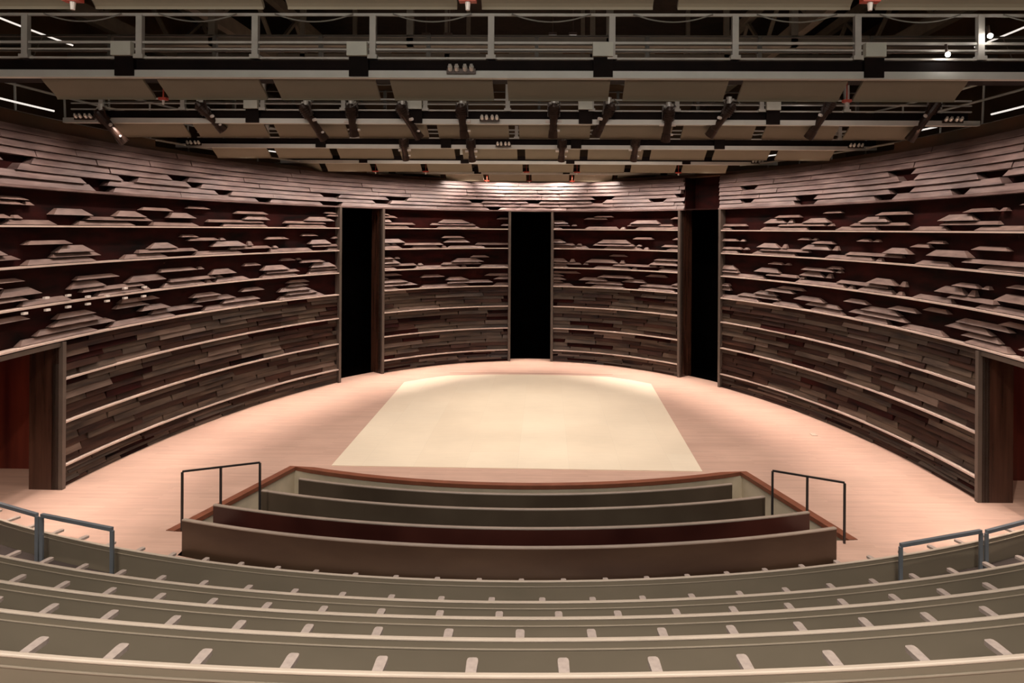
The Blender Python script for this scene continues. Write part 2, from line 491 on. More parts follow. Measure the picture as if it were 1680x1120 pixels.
# pit walls, trim
chain = [(-5.55, 12.2), (-6.07, 12.24)] + far_edge + [(6.07, 12.24), (5.55, 12.2)]
def offset_chain(ch, d):
    out = []
    for i, p in enumerate(ch):
        a = Vector(ch[max(0, i - 1)]); b = Vector(ch[min(len(ch) - 1, i + 1)])
        t = (b - a).normalized(); nrm = Vector((-t.y, t.x))
        out.append(Vector(p) + nrm * d)
    return out
mb = MB(); o2 = offset_chain(chain, 0.02)
vs = []
for p, q in zip(chain, o2):
    vs += [(q.x, q.y, -1.1), (q.x, q.y, -0.04)]
mb.add(vs, [(2 * i, 2 * i + 2, 2 * i + 3, 2 * i + 1) for i in range(len(chain) - 1)])
struct(mb.build('wall_pit', [M['cream']]), 'cream panelled side of the sunken seating pit', 'wall')
mb = MB(); o3 = offset_chain(chain, 0.15); o4 = offset_chain(chain, -0.015)
vs = []
for p, q in zip(o4, o3):
    vs += [(p.x, p.y, -0.07), (p.x, p.y, 0.012), (q.x, q.y, 0.012), (q.x, q.y, -0.07)]
fs = []
for i in range(1, len(chain) - 2):
    for j in range(4):
        a = 4 * i + j; b = 4 * i + (j + 1) % 4
        fs.append((a, b, b + 4, a + 4))
mb.add(vs, fs)
struct(mb.build('trim_5', [M['trim']]), 'red-brown wooden edging around the seating pit', 'trim')
# pit floors (stepped)
BEN = [  # half width, y end, y mid, top z, floor z
    (5.50, 11.5, 10.64, 0.55, -0.12), (5.36, 12.3, 11.48, 0.48, -0.32), (4.86, 13.2, 12.46, 0.40, -0.50), (4.53, 14.3, 13.60, 0.23, -0.66)]
mb = MB()
for i, (w, ye, ym, zt, zf) in enumerate(BEN):
    y0 = ym - 0.1; y1 = BEN[i + 1][2] - 0.1 if i < 3 else 15.8
    ys = arc_pts(6.3, ye + .3 if i else ye + .2, y0, 12)
    y2 = arc_pts(6.3, (BEN[i + 1][1] + .3) if i < 3 else 16.2, y1 if i < 3 else 15.0, 12)
    m_ = len(ys)
    vs = [(p[0], p[1], zf) for p in ys] + [(p[0], p[1], zf) for p in y2] + [(p[0], p[1], zf - 0.3) for p in ys]
    fs = [(j, j + 1, m_ + j + 1, m_ + j) for j in range(m_ - 1)] + [(j, j + 1, 2 * m_ + j + 1, 2 * m_ + j) for j in range(m_ - 1)]
    mb.add(vs, fs)
struct(mb.build('floor_pit', [M['carpet']]), 'dark stepped floor of the seating pit', 'floor')

def arc_frames(R, yc, a0, a1, n, z=0.0):
    out = []
    for i in range(n + 1):
        a = a0 + (a1 - a0) * i / n
        out.append((Vector((R * math.sin(a), yc - R * math.cos(a), z)), Vector((math.sin(a), -math.cos(a), 0)), Vector((0, 0, 1))))
    return out   # side vector points away from the stage (towards the camera)
def rrect(u0, u1, v0, v1, r=0.012):
    pts = []
    for cx, cy, a0 in ((u1 - r, v1 - r, 0), (u0 + r, v1 - r, 90), (u0 + r, v0 + r, 180), (u1 - r, v0 + r, 270)):
        for k in (0, 45, 90):
            a = math.radians(a0 + k); pts.append((cx + r * math.cos(a), cy + r * math.sin(a)))
    return pts
pit_labels = ['dark brown curved bench back nearest the seating rows, widest of the four in the pit',
              'reddish brown curved bench, second back from the seating rows in the pit',
              'olive brown curved bench, third back from the seating rows in the pit',
              'shortest curved bench, set against the far stage edge of the pit']
for i, (w, ye, ym, zt, zf) in enumerate(BEN):
    s = ye - ym; R = (w * w + s * s) / (2 * s); yc = ym + R; a = math.asin(w / R)
    e = empty('curved_bench', (0, ym, zf), pit_labels[i], 'bench', 'benches in the pit')
    b = MB(); b.sweep(arc_frames(R, yc, -a, a, 30), rrect(-0.03, 0.03, zf, zt - 0.02, 0.006)); b.build('back_panel', (M['pit'], M['pit_red'], M['pit_olive'], M['pit_olive'])[i], e)
    b = MB(); b.sweep(arc_frames(R, yc, -a, a, 30), rrect(-0.04, 0.035, zt - 0.03, zt, 0.01)); b.build('cap_rail', M['pitcap'], e)
    b = MB(); b.sweep(arc_frames(R, yc, -a + .01, a - .01, 30), rrect(-0.48, -0.03, zf + 0.36, zf + 0.42, 0.015)); b.build('seat', M['pit'], e)
    for k in range(7):
        b = MB()
        aa = -a + .04 + (2 * a - .08) * k / 6
        fr = arc_frames(R, yc, aa - 0.002, aa + 0.002, 1)
        b.sweep(fr, [(-0.42, zf), (-0.03, zf), (-0.03, zf + 0.36), (-0.42, zf + 0.36)])
        b.build('support', M['pit'], e)

# ------------------------------------------------------------------ seating rows
RYC = 26.0
ROWS = [  # y of rail at middle, rail z, armrest x offset, half extent
    (3.56, EYE - 2.32, 0.757, 6.2), (4.67, EYE - 2.80, 0.457, 6.8), (5.70, EYE - 3.24, 0.228, 7.6), (6.77, EYE - 3.69, 0.075, 8.2), (8.18, EYE - 4.21, 0.35, 9.0)]
row_labels = ['curved olive-grey seating row nearest the camera, along the bottom edge of the picture',
              'curved olive-grey seating row, second from the bottom of the picture',
              'curved olive-grey seating row, middle one of the five',
              'curved olive-grey seating row, directly behind the front row',
              'frontmost curved olive-grey seating row, next to the pit benches, with grey guard rails']
for i, (ym, zr, xo, ext) in enumerate(ROWS):
    R = RYC - ym; a = math.asin(ext / R)
    zf = zr - 0.86
    e = empty('seating_row', (0, ym, zf), row_labels[i], 'seating row', 'curved seating rows')
    low = zf - 0.5 if i < 4 else 0.0
    nseg = 60
    b = MB(); b.sweep(arc_frames(R, RYC, -a, a, nseg), [(0.02, low), (0.02, zr - 0.02), (-0.015, zr - 0.02), (-0.015, low)]); b.build('back_panel', M['seat'], e)
    b = MB(); b.sweep(arc_frames(R, RYC, -a, a, nseg), rrect(-0.012, 0.024, zr - 0.018, zr, 0.008))
    b.build('cap_rail', M['cap'], e, smooth=False)
    b = MB(); b.sweep(arc_frames(R, RYC, -a, a, nseg), rrect(0.0, 0.028, zr - 0.072, zr - 0.060, 0.004))
    b.build('lower_rail', M['seat_trim'], e)
    b = MB(); b.sweep(arc_frames(R, RYC, -a, a, nseg), rrect(-0.46, -0.03, zf + 0.38, zf + 0.44, 0.02)); b.build('seat', M['seat'], e)
    b = MB(); b.sweep(arc_frames(R, RYC, -a, a, nseg), [(-0.40, zf), (-0.36, zf), (-0.36, zf + 0.38), (-0.40, zf + 0.38)]); b.build('seat_base', M['seat'], e)
    am = xo / R; st = 0.55 / R
    ks = range(int((-a - am) / st) + 1, int((a - am) / st) + 1)
    me = None
    for k in ks:
        aa = am + k * st
        if me is None:
            b = MB()
            # local: +y towards the stage
            L = 0.51; z0 = -0.245
            prof = []
            for (y, hw, dz) in ((0.02, 0.020, 0.0), (0.18, 0.025, 0.004), (0.36, 0.031, 0.008), (0.475, 0.034, 0.010), (0.50, 0.030, 0.009), (0.51, 0.020, 0.008)):
                prof.append((y, hw, z0 + dz))
            vs = []
            for y, hw, z in prof:
                vs += [(-hw, y, z - 0.03), (hw, y, z - 0.03), (hw, y, z), (-hw, y, z)]
            fs = [(0, 1, 2, 3)] + [tuple(4 * (len(prof) - 1) + j for j in (3, 2, 1, 0))]
            for q in range(len(prof) - 1):
                for j in range(4):
                    fs.append((4 * q + j, 4 * q + (j + 1) % 4, 4 * q + 4 + (j + 1) % 4, 4 * q + 4 + j))
            b.add(vs, fs)
            b.box((-0.012, 0.02, -0.45), (0.012, 0.30, z0 - 0.02))
            o = b.build('armrest', M['arm'], e)
            me = o.data
        else:
            o = bpy.data.objects.new('armrest', me); COL.objects.link(o); o.parent = e
        o.location = (R * math.sin(aa), RYC - R * math.cos(aa) - ym, zr - zf)
        o.rotation_euler = (0, 0, aa)
    # the tier this row stands on
    b = MB()
    Rn = RYC - (ROWS[i + 1][0] if i < 4 else 9.3)
    b.sweep(arc_frames(RYC, RYC, -0.0, 0.0, 1) if False else arc_frames(0, RYC, -0.5, 0.5, 50) if False else
            [(Vector((0, RYC, 0)), Vector((math.sin(t), -math.cos(t), 0)), Vector((0, 0, 1))) for t in [(-0.46 + 0.92 * k / 50) for k in range(51)]],
            [(Rn + (0.03 if i < 4 else 0), 0.0), (R - 0.02, 0.0), (R - 0.02, zf), (Rn + (0.03 if i < 4 else 0), zf)])
    struct(b.build('floor_tier', [M['carpet']]), 'dark stepped seating floor under the %s curved row from the camera' % ORD[i], 'floor')

# ------------------------------------------------------------------ handrails
def ray_x(px, y): return (px - 895) / F * y + CX
def ray_circle(px, R, yc=RYC):
    lo, hi = 5.0, 14.0
    def g(y):
        x = ray_x(px, y); return math.hypot(x, y - yc) - R
    for _ in range(50):
        m = (lo + hi) / 2
        if g(m) > 0: lo = m
        else: hi = m
    return ray_x(lo, lo) if False else (ray_x(px, lo), lo)
def zpix(py, y, px=840): return EYE - (py - (376 + .0062 * (px - 860))) * y / F
def guard(px0, py0, px1, py1, label):
    R = RYC - 8.18 + 0.13
    a = ray_circle(px0, R); b = ray_circle(px1, R)
    z = (zpix(py0, a[1], px0) + zpix(py1, b[1], px1)) / 2
    e = empty('guard_rail', (a[0], a[1], 0.96), label, 'handrail', 'grey guard rails on the front row')
    m = MB(); m.bar((*a, z), (*b, z), 0.045, 0.045); m.build('top_bar', M['rail_blue'], e)
    for p in (a, b):
        m = MB(); m.bar((p[0], p[1], 0.95), (p[0], p[1], z - 0.02), 0.045, 0.03); m.build('post', M['rail_blue'], e)
guard(-70, 816, 54, 850, 'grey steel guard rail cut off by the left picture edge')
guard(62, 850, 180, 873, 'grey steel guard rail on the front row, complete one at left')
guard(1476, 889, 1605, 867, 'grey steel guard rail on the front row, complete one at right')
guard(1614, 868, 1740, 832, 'grey steel guard rail cut off by the right picture edge')
for sd, P, lab in ((-1, [(-5.94, 12.28), (-5.36, 12.54), (-4.74, 12.80)], 'dark slim three-post handrail left of the pit benches'),
                   (1, [(5.92, 12.12), (5.38, 12.42), (4.84, 12.68)], 'dark slim three-post handrail right of the pit benches')):
    e = empty('stage_handrail', (P[0][0], P[0][1], 0.0), lab, 'handrail')
    m = MB(); m.bar((*P[0], 1.07), (*P[2], 1.07), 0.035, 0.03); m.build('top_bar', M['rail_dark'], e)
    for p, zb in zip(P, (0.0, -0.45, -0.45)):
        m = MB(); m.bar((*p, zb), (*p, 1.06), 0.035, 0.035); m.build('post', M['rail_dark'], e)

# ------------------------------------------------------------------ ceiling: light bridges
YB = [5.56 + 4.37 * k for k in range(6)]
GRID = [-7.03 + 1.74 * j for j in range(9)]        # post and panel-joint positions
BOXX = [-5.58, -2.13, 1.43, 5.33]
POSTX = [-7.06, -5.36, -3.65, -1.92, -0.19, 1.57, 3.35, 5.11, 6.87]
HALF = [8.2, 10.2, 10.1, 9.6, 8.4, 6.6]
HALFR = [8.2, 8.0, 9.15, 9.3, 8.3, 6.5]
bl = ['light bridge at the very top edge of the picture', 'nearest whole lighting bridge with tall grey railings and swagged cables',
      'second lighting bridge, the one carrying most of the spotlights', 'third lighting bridge with four spotlights on it',
      'fourth lighting bridge, small and close above the wall top', 'farthest lighting bridge, directly over the middle doorway']
for k in range(1, 6):
    y = YB[k]; h = HALF[k]
    z = EYE
    hb = h if k != 2 else 9.62
    e = empty('lighting_bridge', (0, y, z + 2.2), bl[k], 'lighting bridge', 'lighting bridges across the ceiling')
    m = MB(); m.box((-hb, y, z + 2.20), (hb, y + 0.12, z + 2.305)); m.build('pale_bar', M['bar'], e)
    hl = hb if k != 2 else 9.4
    m = MB(); m.box((-hl, y + 0.05, z + 2.31), (hl, y + 0.95, z + 2.465)); m.build('walkway_beam', M['darkbeam'], e)
    rails = ((2.47, 2.50), (2.60, 2.625), (2.695, 2.73), (3.10, 3.14))
    if k == 0: continue
    if k < 4:
        hr = {1: 10.0, 2: 9.45, 3: 9.0}[k]
        for a, b in rails:
            m = MB(); m.box((-hr, y + 0.0, z + a), (hr, y + 0.035, z + b)); m.build('rail', M['steel'], e)
        for ra, rb in ((3.06, 3.085), (2.82, 2.84)):
            m = MB(); m.box((-hr, y + 0.95, z + ra), (hr, y + 0.985, z + rb)); m.build('rear_rail', M['duct'], e)
        xs = POSTX + ([-8.8, 8.6] if k > 1 else [8.65, -8.8])
        for x in xs:
            m = MB(); m.box((x - 0.045, y - 0.02, z + 2.47), (x + 0.045, y + 0.06, z + 3.12))
            m.box((x - 0.07, y - 0.04, z + 2.47), (x + 0.07, y + 0.07, z + 2.53))
            m.build('post', M['steel'], e)
        for x in POSTX:
            m = MB(); m.box((x + 0.62, y + 0.93, z + 2.47), (x + 0.68, y + 1.0, z + 3.09)); m.build('rear_post', M['duct'], e)
        for x in POSTX[:-1] + [6.87]:
            m = MB()
            pts = [(x + 0.3 + 1.15 * q / 12, y - 0.03, z + 3.12 - 0.115 * (1 - ((q - 6) / 6) ** 2)) for q in range(13)]
            m.tube(pts, 0.011, 5); m.build('swagged_cable', M['cable'], e)
    for x in BOXX:
        if k < 5:
            m = MB(); m.box((x - 0.145, y - 0.10, z + 2.50), (x + 0.145, y + 0.0, z + 2.70)); bx = m.build('junction_box', M['boxgrey'], e)
        m = MB(); m.box((x - 0.13, y - 0.03, z + 2.215), (x + 0.15, y + 0.05, z + 2.52)); m.build('hanger_block', M['darkbeam'], e)

# reflector panels: tilted, gently curved strips under each bridge
PANEL_ROWS = {0: 'at the very top of the picture', 1: 'below the nearest lighting bridge', 2: 'below the second lighting bridge', 3: 'below the third lighting bridge', 4: 'below the fourth lighting bridge', 5: 'below the farthest lighting bridge'}
def panel_mesh(w):
    m = MB()
    prof = []
    # from the upper edge (near) curving down to the lower edge (far)
    for q in range(9):
        u = q / 8
        prof.append((0.02 + 0.34 * math.sin(u * PI / 2) ** 1.2 * 1.0, 0.25 - 0.245 * u - 0.02 * math.sin(u * PI)))
    nx = 6
    vs = []
    for i in range(nx + 1):
        x = -w / 2 + w * i / nx
        for (yy, zz) in prof: vs.append((x, yy, zz))
    for i in range(nx + 1):
        x = -w / 2 + w * i / nx
        for (yy, zz) in prof: vs.append((x, yy + 0.03, zz + 0.03))
    npf = len(prof); off = (nx + 1) * npf
    fs = []
    for i in range(nx):
        for j in range(npf - 1):
            a = i * npf + j
            fs.append((a, a + 1, a + npf + 1, a + npf)); fs.append((off + a, off + a + npf, off + a + npf + 1, off + a + 1))
        for j in (0, npf - 1):
            a = i * npf + j
            fs.append((a, a + npf, off + a + npf, off + a))
    for i in (0, nx):
        for j in range(npf - 1):
            a = i * npf + j
            fs.append((a, off + a, off + a + 1, a + 1))
    m.add(vs, fs)
    return m
proto = panel_mesh(1.52).build('sound_reflector', M['reflector']); pm = proto.data
bpy.data.objects.remove(proto)
for k in range(0, 6):
    y = YB[k]
    cells = [(a + b) / 2 for a, b in zip(GRID[:-1], GRID[1:])]
    if k >= 2: cells = [cells[0] - 1.74] + cells
    if k in (2, 3): cells = cells + [cells[-1] + 1.74]
    if k == 5: cells = cells[2:-1]
    if k == 0: cells = cells[1:-1]
    vis = [c for c in cells if 0 < 895 + (c - CX) / y * F < 1680]
    for c in cells:
        o = bpy.data.objects.new('sound_reflector', pm); COL.objects.link(o)
        o.location = (c, y + 0.12 if k else y + .16, EYE + 1.95)
        o['category'] = 'acoustic panel'
        o['group'] = 'tan reflector panels ' + PANEL_ROWS[k]
        n_ = sorted(cells).index(c)
        o['label'] = 'tan acoustic reflector panel %s, %s from the left' % (PANEL_ROWS[k], ORD[n_])
        # hanger rods are drawn as a part
        if k == 0:
            for dx in (-0.5, 0.5):
                m = MB(); m.tube([(c + dx, y + 0.3, EYE + 2.1), (c + dx, y + 0.3, EYE + 9.02)], 0.01, 6); m.build('hanger_rod', M['duct'], o)
        else:
            for dx in (-0.5, 0.5):
                m = MB(); m.tube([(c + dx, y + 0.3, EYE + 2.1), (c + dx, y + 0.3, EYE + 2.33)], 0.01, 6); m.build('hanger_rod', M['duct'], o)
# small red ceiling fixtures in the joints between panels
def red_fix(x, y, label, big=1.0):
    z = EYE + (1.955 if y < 7 else 1.93)
    if y < 7: big *= 0.75
    e = empty('sprinkler_head', (x, y, z), label, 'sprinkler', 'small red ceiling fixtures between panels')
    m = MB(); m.box((x - .10 * big, y - .04, z + .02), (x + .10 * big, y + .04, z + .06)); m.tube([(x, y, z + .06), (x, y, z + .40 if y > 7 else EYE + 9.02)], 0.012, 6); m.build('red_plate', M['red'], e)
    m = MB(); m.tube([(x, y, z + .02), (x, y, z - .05)], 0.032 * big, 10, r2=0.024 * big); m.build('nozzle', M['white'], e)
nr = 0
for k, js, rowname in ((0, (2, 4, 6), 'along the top picture edge'), (1, (1, 7), 'below the nearest lighting bridge'), (4, (1, 2, 4, 5, 7), 'below the fourth lighting bridge'), (5, (2, 3, 4, 5, 6), 'just above the wall top')):
    for n_, j in enumerate(js):
        red_fix(GRID[j] + (0.02 if k else 0.0), YB[k] + 0.38 + (0.1 if k else 0.0), 'small red fixture with white nozzle %s, %s from the left' % (rowname, ORD[n_]), 1.0 if k in (0, 4, 5) else 0.6)

# rows of cable connectors clipped on the bars
def connector(px, k, where):
    y = YB[k] - 0.03; x = ray_x(px, y); z = EYE + 2.27
    e = empty('connector_strip', (x, y, z), 'row of small black cable connectors on %s' % where, 'connector strip')
    m = MB(); m.box((x - 0.21, y - 0.03, z - 0.02), (x + 0.21, y + 0.0, z + 0.05)); m.build('backplate', M['fixture'], e)
    for dx in (-0.155, -0.06, 0.06, 0.155):
        m = MB(); m.tube([(x + dx, y - 0.03, z + 0.03), (x + dx, y - 0.09, z + 0.07)], 0.034, 8); m.tube([(x + dx, y - 0.08, z + 0.06), (x + dx, y - 0.1, z + 0.10)], 0.022, 8)
        m.build('plug', M['chrome'], e)
connector(755, 1, 'the nearest lighting bridge')
connector(130, 2, 'the left end of the second lighting bridge')
connector(802, 2, 'the middle of the second lighting bridge')
connector(1555, 2, 'the right end of the second lighting bridge')
connector(313, 3, 'the left end of the third lighting bridge')
connector(825, 3, 'the middle of the third lighting bridge')
connector(1399, 3, 'the right end of the third lighting bridge')
connector(1240, 4, 'the right part of the fourth lighting bridge')

# ------------------------------------------------------------------ spotlights
SPOTS = []
def spotlight(px0, py0, px1, py1, k, label):
    y = YB[k] - 0.16
    top = Vector((ray_x(px0, y), y, zpix(py0, y, px0)))
    y2 = y + 0.34
    end = Vector((ray_x(px1, y2), y2, zpix(py1, y2, px1)))
    d = (end - top).normalized()
    side = d.cross(Vector((0, 0, 1))).normalized(); up = side.cross(d)
    L = (end - top).length
    e = empty('stage_spotlight', top, label, 'spotlight', 'spotlights hung on the lighting bridges')
    m = MB()
    def P(t, a=0, b=0): return top + d * t + side * a + up * b
    # lamp housing, barrel, front
    m.tube([P(0.02), P(0.05), P(0.20), P(0.26)], 0.10, 14, r2=0.115)
    m.tube([P(0.24), P(L * 0.80)], 0.082, 14)
    m.tube([P(-0.03), P(0.02)], 0.05, 12, r2=0.08)
    for q in range(4):
        m.tube([P(0.06 + q * 0.045), P(0.07 + q * 0.045)], 0.125, 14)
    m.build('housing', M['fixture'], e)
    m = MB(); m.tube([P(L * 0.78), P(L)], 0.092, 14, r2=0.105); m.build('lens_tube', M['fixture'], e)
    m = MB(); m.tube([P(L), P(L + 0.012)], 0.076, 14); m.build('lens', M['lens'], e)
    m = MB()
    piv = P(0.26)
    hook = Vector((piv.x - side.x * 0, y + 0.12, EYE + 2.33))
    for sg in (-1, 1):
        m.bar(P(0.26, sg * 0.115), P(0.0, sg * 0.115, 0.13), 0.035, 0.012)
    m.bar(P(0.0, -0.12, 0.13), P(0.0, 0.12, 0.13), 0.035, 0.012)
    m.build('yoke', M['fixture'], e)
    m = MB()
    c = P(0.0, 0, 0.13)
    m.tube([c, Vector((c.x, y + 0.14, c.z + 0.03))], 0.03, 8)
    m.tube([c + Vector((0, -.04, -.07)), c + Vector((0, -.04, .07))], 0.06, 10)
    m.tube([c + Vector((-.1, -.02, -.02)), c + Vector((.1, -.02, .02))], 0.028, 8)
    m.build('clamp', M['chrome'], e)
    for ka, kb, kr in ((P(0.36, 0.08), P(0.36, 0.17), 0.034), (P(0.36, -0.08), P(0.36, -0.17), 0.034), (P(L * .8, 0.09), P(L * .8, 0.14), 0.024)):
        m = MB(); m.tube([ka, kb], kr, 8); m.build('knob', M['white'], e)
    m = MB()
    a = P(-0.03); b_ = c + Vector((0.12, 0.05, 0.05))
    m.tube([a, a + Vector((0.05, -0.02, -0.06)), a + Vector((0.13, 0, 0)), b_], 0.009, 6)
    m.build('power_cable', M['cable'], e)
    SPOTS.append((P(L + 0.03), d))
S2 = [(150, 180, 197, 233), (318, 168, 362, 213), (492, 172, 530, 228), (572, 172, 579, 222), (652, 172, 687, 226), (754, 172, 761, 225),
      (908, 172, 906, 225), (1003, 172, 976, 222), (1097, 178, 1090, 232), (1200, 172, 1161, 224), (1362, 166, 1322, 228), (1532, 168, 1485, 232)]
sl = ['leftmost black spotlight on the second bridge, tilted sharply right', 'black spotlight on the second bridge, second from the left',
      'black spotlight on the second bridge, third from the left', 'nearly upright black spotlight on the second bridge, fourth from the left',
      'tilted black spotlight on the second bridge, fifth from the left', 'upright black spotlight left of centre on the second bridge, near the small connectors',
      'upright black spotlight right of centre on the second bridge', 'tilted black spotlight just right of the upright centre one, second bridge',
      'upright black spotlight, fourth from the right on the second bridge', 'black spotlight tilted left, third from the right on the second bridge',
      'black spotlight tilted left, second from the right on the second bridge', 'rightmost black spotlight on the second bridge, tilted sharply left']
for s, l in zip(S2, sl): spotlight(*s, 2, l)
S3 = [(659, 226, 665, 262), (770, 228, 774, 264), (922, 228, 920, 264), (1043, 226, 1038, 264)]
for s, l in zip(S3, ['leftmost small spotlight on the third bridge', 'small spotlight left of centre on the third bridge', 'small spotlight right of centre on the third bridge', 'rightmost small spotlight on the third bridge']):
    spotlight(*s, 3, l)

# ------------------------------------------------------------------ perimeter gallery with strip lamps
def gal(s0, s1, off, z, r, name, m_, label, cat, group=None, housing=False):
    mb = MB()
    n = max(3, int((s1 - s0) / 0.4))
    mb.tube([WP(s0 + (s1 - s0) * i / n, -off, EYE + z) for i in range(n + 1)], r, 8)
    o = mb.build(name, M[m_]); tag(o, label, cat, group)
    return o
for sd, nm in ((-1, 'left'), (1, 'right')):
    a, b = (s_of_deg(-112), s_of_deg(-48)) if sd < 0 else (s_of_deg(48), s_of_deg(112))
    e = empty('gallery_railing', WP((a + b) / 2, -0.3, EYE + 2.2), 'curved grey railing of the side gallery above the %s wall' % nm, 'railing')
    for off, z in ((0.3, 2.26), (0.9, 2.95), (0.95, 3.35)):
        mb = MB(); n = 40
        mb.tube([WP(a + (b - a) * i / n, -off, EYE + z) for i in range(n + 1)], 0.028, 6); mb.build('rail', M['steel'], e)
    for i in range(12):
        s = a + (b - a) * (i + .5) / 12
        mb = MB(); mb.tube([WP(s, -0.9, EYE + 2.0), WP(s, -0.95, EYE + 3.35)], 0.025, 6); mb.build('post', M['steel'], e)
    for i, (d0, d1) in enumerate(((86, 98), (72, 83), (60, 68), (50, 56))):
        lo, hi = (d0, d1) if sd > 0 else (-d1, -d0)
        gal(s_of_deg(lo), s_of_deg(hi), 0.62, 2.52, 0.02, 'strip_lamp', 'tube', 'bright slim strip lamp above the %s wall, %s from the picture edge' % (nm, ORD[i]), 'strip lamp', 'strip lamps along the side galleries')
    lo, hi = (84, 100) if sd > 0 else (-100, -84)
    top_lamp = gal(s_of_deg(lo), s_of_deg(hi), 0.62, 4.1, 0.02, 'strip_lamp', 'tube', 'slim strip lamp high behind the railings in the top %s corner' % nm, 'strip lamp')
    for q in (0.2, 0.8):
        s_ = s_of_deg(lo) + (s_of_deg(hi) - s_of_deg(lo)) * q
        mb = MB(); mb.tube([WP(s_, -0.62, EYE + 4.1), WP(s_, -0.95, EYE + 3.35)], 0.012, 6); mb.build('bracket', M['duct'], top_lamp)
    # gallery deck
    mb = MB(); wall_bar(mb, a, b, -2.6, -0.14, EYE + 1.96, EYE + 2.02)
    struct(mb.build('floor_gallery', [M['fascia']]), 'underside and deck of the side gallery above the %s wall' % nm, 'floor')

# work lamps
for (px, py, y, lab) in ((1615, 62, 9.8, 'brightly glowing work lamp at the top right corner'), (1547, 92, 9.8, 'glowing work lamp just above the nearest bridge, right'),
                         (1312, 162, 14.2, 'small glowing work lamp on the second bridge, right')):
    c = Vector((ray_x(px, y), y, zpix(py, y, px)))
    e = empty('work_lamp', c, lab, 'lamp')
    mb = MB()
    r = 0.035 if y < 12 else 0.022
    for q in range(1, 6):
        pass
    pts = [c + Vector((0, 0, -r * math.cos(PI * q / 8))) for q in range(9)]
    vs = []; fs = []
    for q in range(9):
        rr = max(r * math.sin(PI * q / 8), 0.001)
        for w_ in range(10): vs.append(c + Vector((rr * math.cos(w_ * PI / 5), rr * math.sin(w_ * PI / 5), -r * math.cos(PI * q / 8))))
    for q in range(8):
        for w_ in range(10): fs.append((q * 10 + w_, q * 10 + (w_ + 1) % 10, q * 10 + 10 + (w_ + 1) % 10, q * 10 + 10 + w_))
    mb.add(vs, fs); mb.build('bulb', M['bulb'], e, smooth=True)
    mb = MB(); mb.tube([c + Vector((0, 0.03, r)), c + Vector((0, 0.05, r + 0.12))], 0.02, 8); mb.build('socket', M['fixture'], e)

# ------------------------------------------------------------------ roof void
mb = MB(); mb.box((-16, -3, EYE + 9.0), (16, 34, EYE + 9.1)); struct(mb.build('ceiling', [M['ceiling']]), 'dark roof high above the bridges', 'ceiling')
mb = MB(); mb.box((-16, 33, -1), (16, 33.2, EYE + 9)); wb = struct(mb.build('wall_back', [M['upperwall']]), 'dim tan wall high behind the bridges', 'wall')
mb = MB(); mb.box((-15.2, -3, -1), (-15, 34, EYE + 9)); struct(mb.build('wall_outer_left', [M['upperwall']]), 'dim outer wall beyond the left gallery', 'wall')
mb = MB(); mb.box((15, -3, -1), (15.2, 34, EYE + 9)); struct(mb.build('wall_outer_right', [M['upperwall']]), 'dim outer wall beyond the right gallery', 'wall')
mb = MB(); mb.box((-16, -3.2, -1), (16, -3, EYE + 9)); struct(mb.build('wall_rear', [M['upperwall']]), 'rear wall behind the camera', 'wall')
# tan wall panels between columns on the back wall
for i, x in enumerate((-9.5, -5.2, -1.2, 3.2, 7.2, 11)):
    mb = MB(); mb.box((x, 32.8, EYE + 7.0), (x + 2.6, 33, EYE + 8.7))
    mb.build('wall_cladding', M['reflector'], wb)
# roof beams and ducts
for i, x in enumerate((-11.5, -8.2, 7.6, 11.0)):
    mb = MB(); mb.box((x - .12, 2, EYE + 5.4), (x + .12, 33, EYE + 5.8))
    for q in range(8): mb.bar((x, 4 + q * 3.6, EYE + 5.8), (x, 5.8 + q * 3.6, EYE + 7.2), 0.1, 0.1); mb.bar((x, 5.8 + q * 3.6, EYE + 7.2), (x, 7.6 + q * 3.6, EYE + 5.8), 0.1, 0.1)
    mb.box((x - .12, 2, EYE + 7.2), (x + .12, 33, EYE + 7.5))
    struct(mb.build('ceiling_truss', [M['duct']]), 'steel roof truss running towards the back, %s from the left' % ORD[i], 'truss')
for i, yy in enumerate((16, 22, 28)):
    mb = MB(); mb.box((-15, yy, EYE + 4.3 + 1.1 * i), (15, yy + .2, EYE + 4.55 + 1.1 * i))
    for x in (-7.3, -2.6, 2.1, 6.4): mb.box((x - .08, yy, EYE + 4.3 + 1.1 * i), (x + .08, yy + .15, EYE + 9))
    struct(mb.build('ceiling_beam', [M['duct']]), 'dark steel cross beam in the roof void, %s from the camera' % ORD[i], 'beam')
# pairs of small ceiling lamps glimpsed through the nearest railing
for i, px in enumerate((697, 733, 905, 938, 590)):
    y = 20.0; c = Vector((ray_x(px, y), y, zpix(60 if px != 590 else 58, y, px)))
    if px == 590: continue
    e = empty('roof_lamp', c, 'tiny lit roof lamp seen through the nearest railing, %s from the left' % ORD[i], 'lamp', 'tiny roof lamps')
    mb = MB(); mb.cbox(c, (0.2, 0.1, 0.05)); mb.build('diffuser', M['tube'], e)
    mb = MB(); mb.cbox(c + Vector((0, 0, 0.07)), (0.24, 0.14, 0.08)); mb.tube([c + Vector((0, 0, .1)), Vector((c.x, c.y, EYE + 9))], 0.02, 6); mb.build('housing', M['fixture'], e)

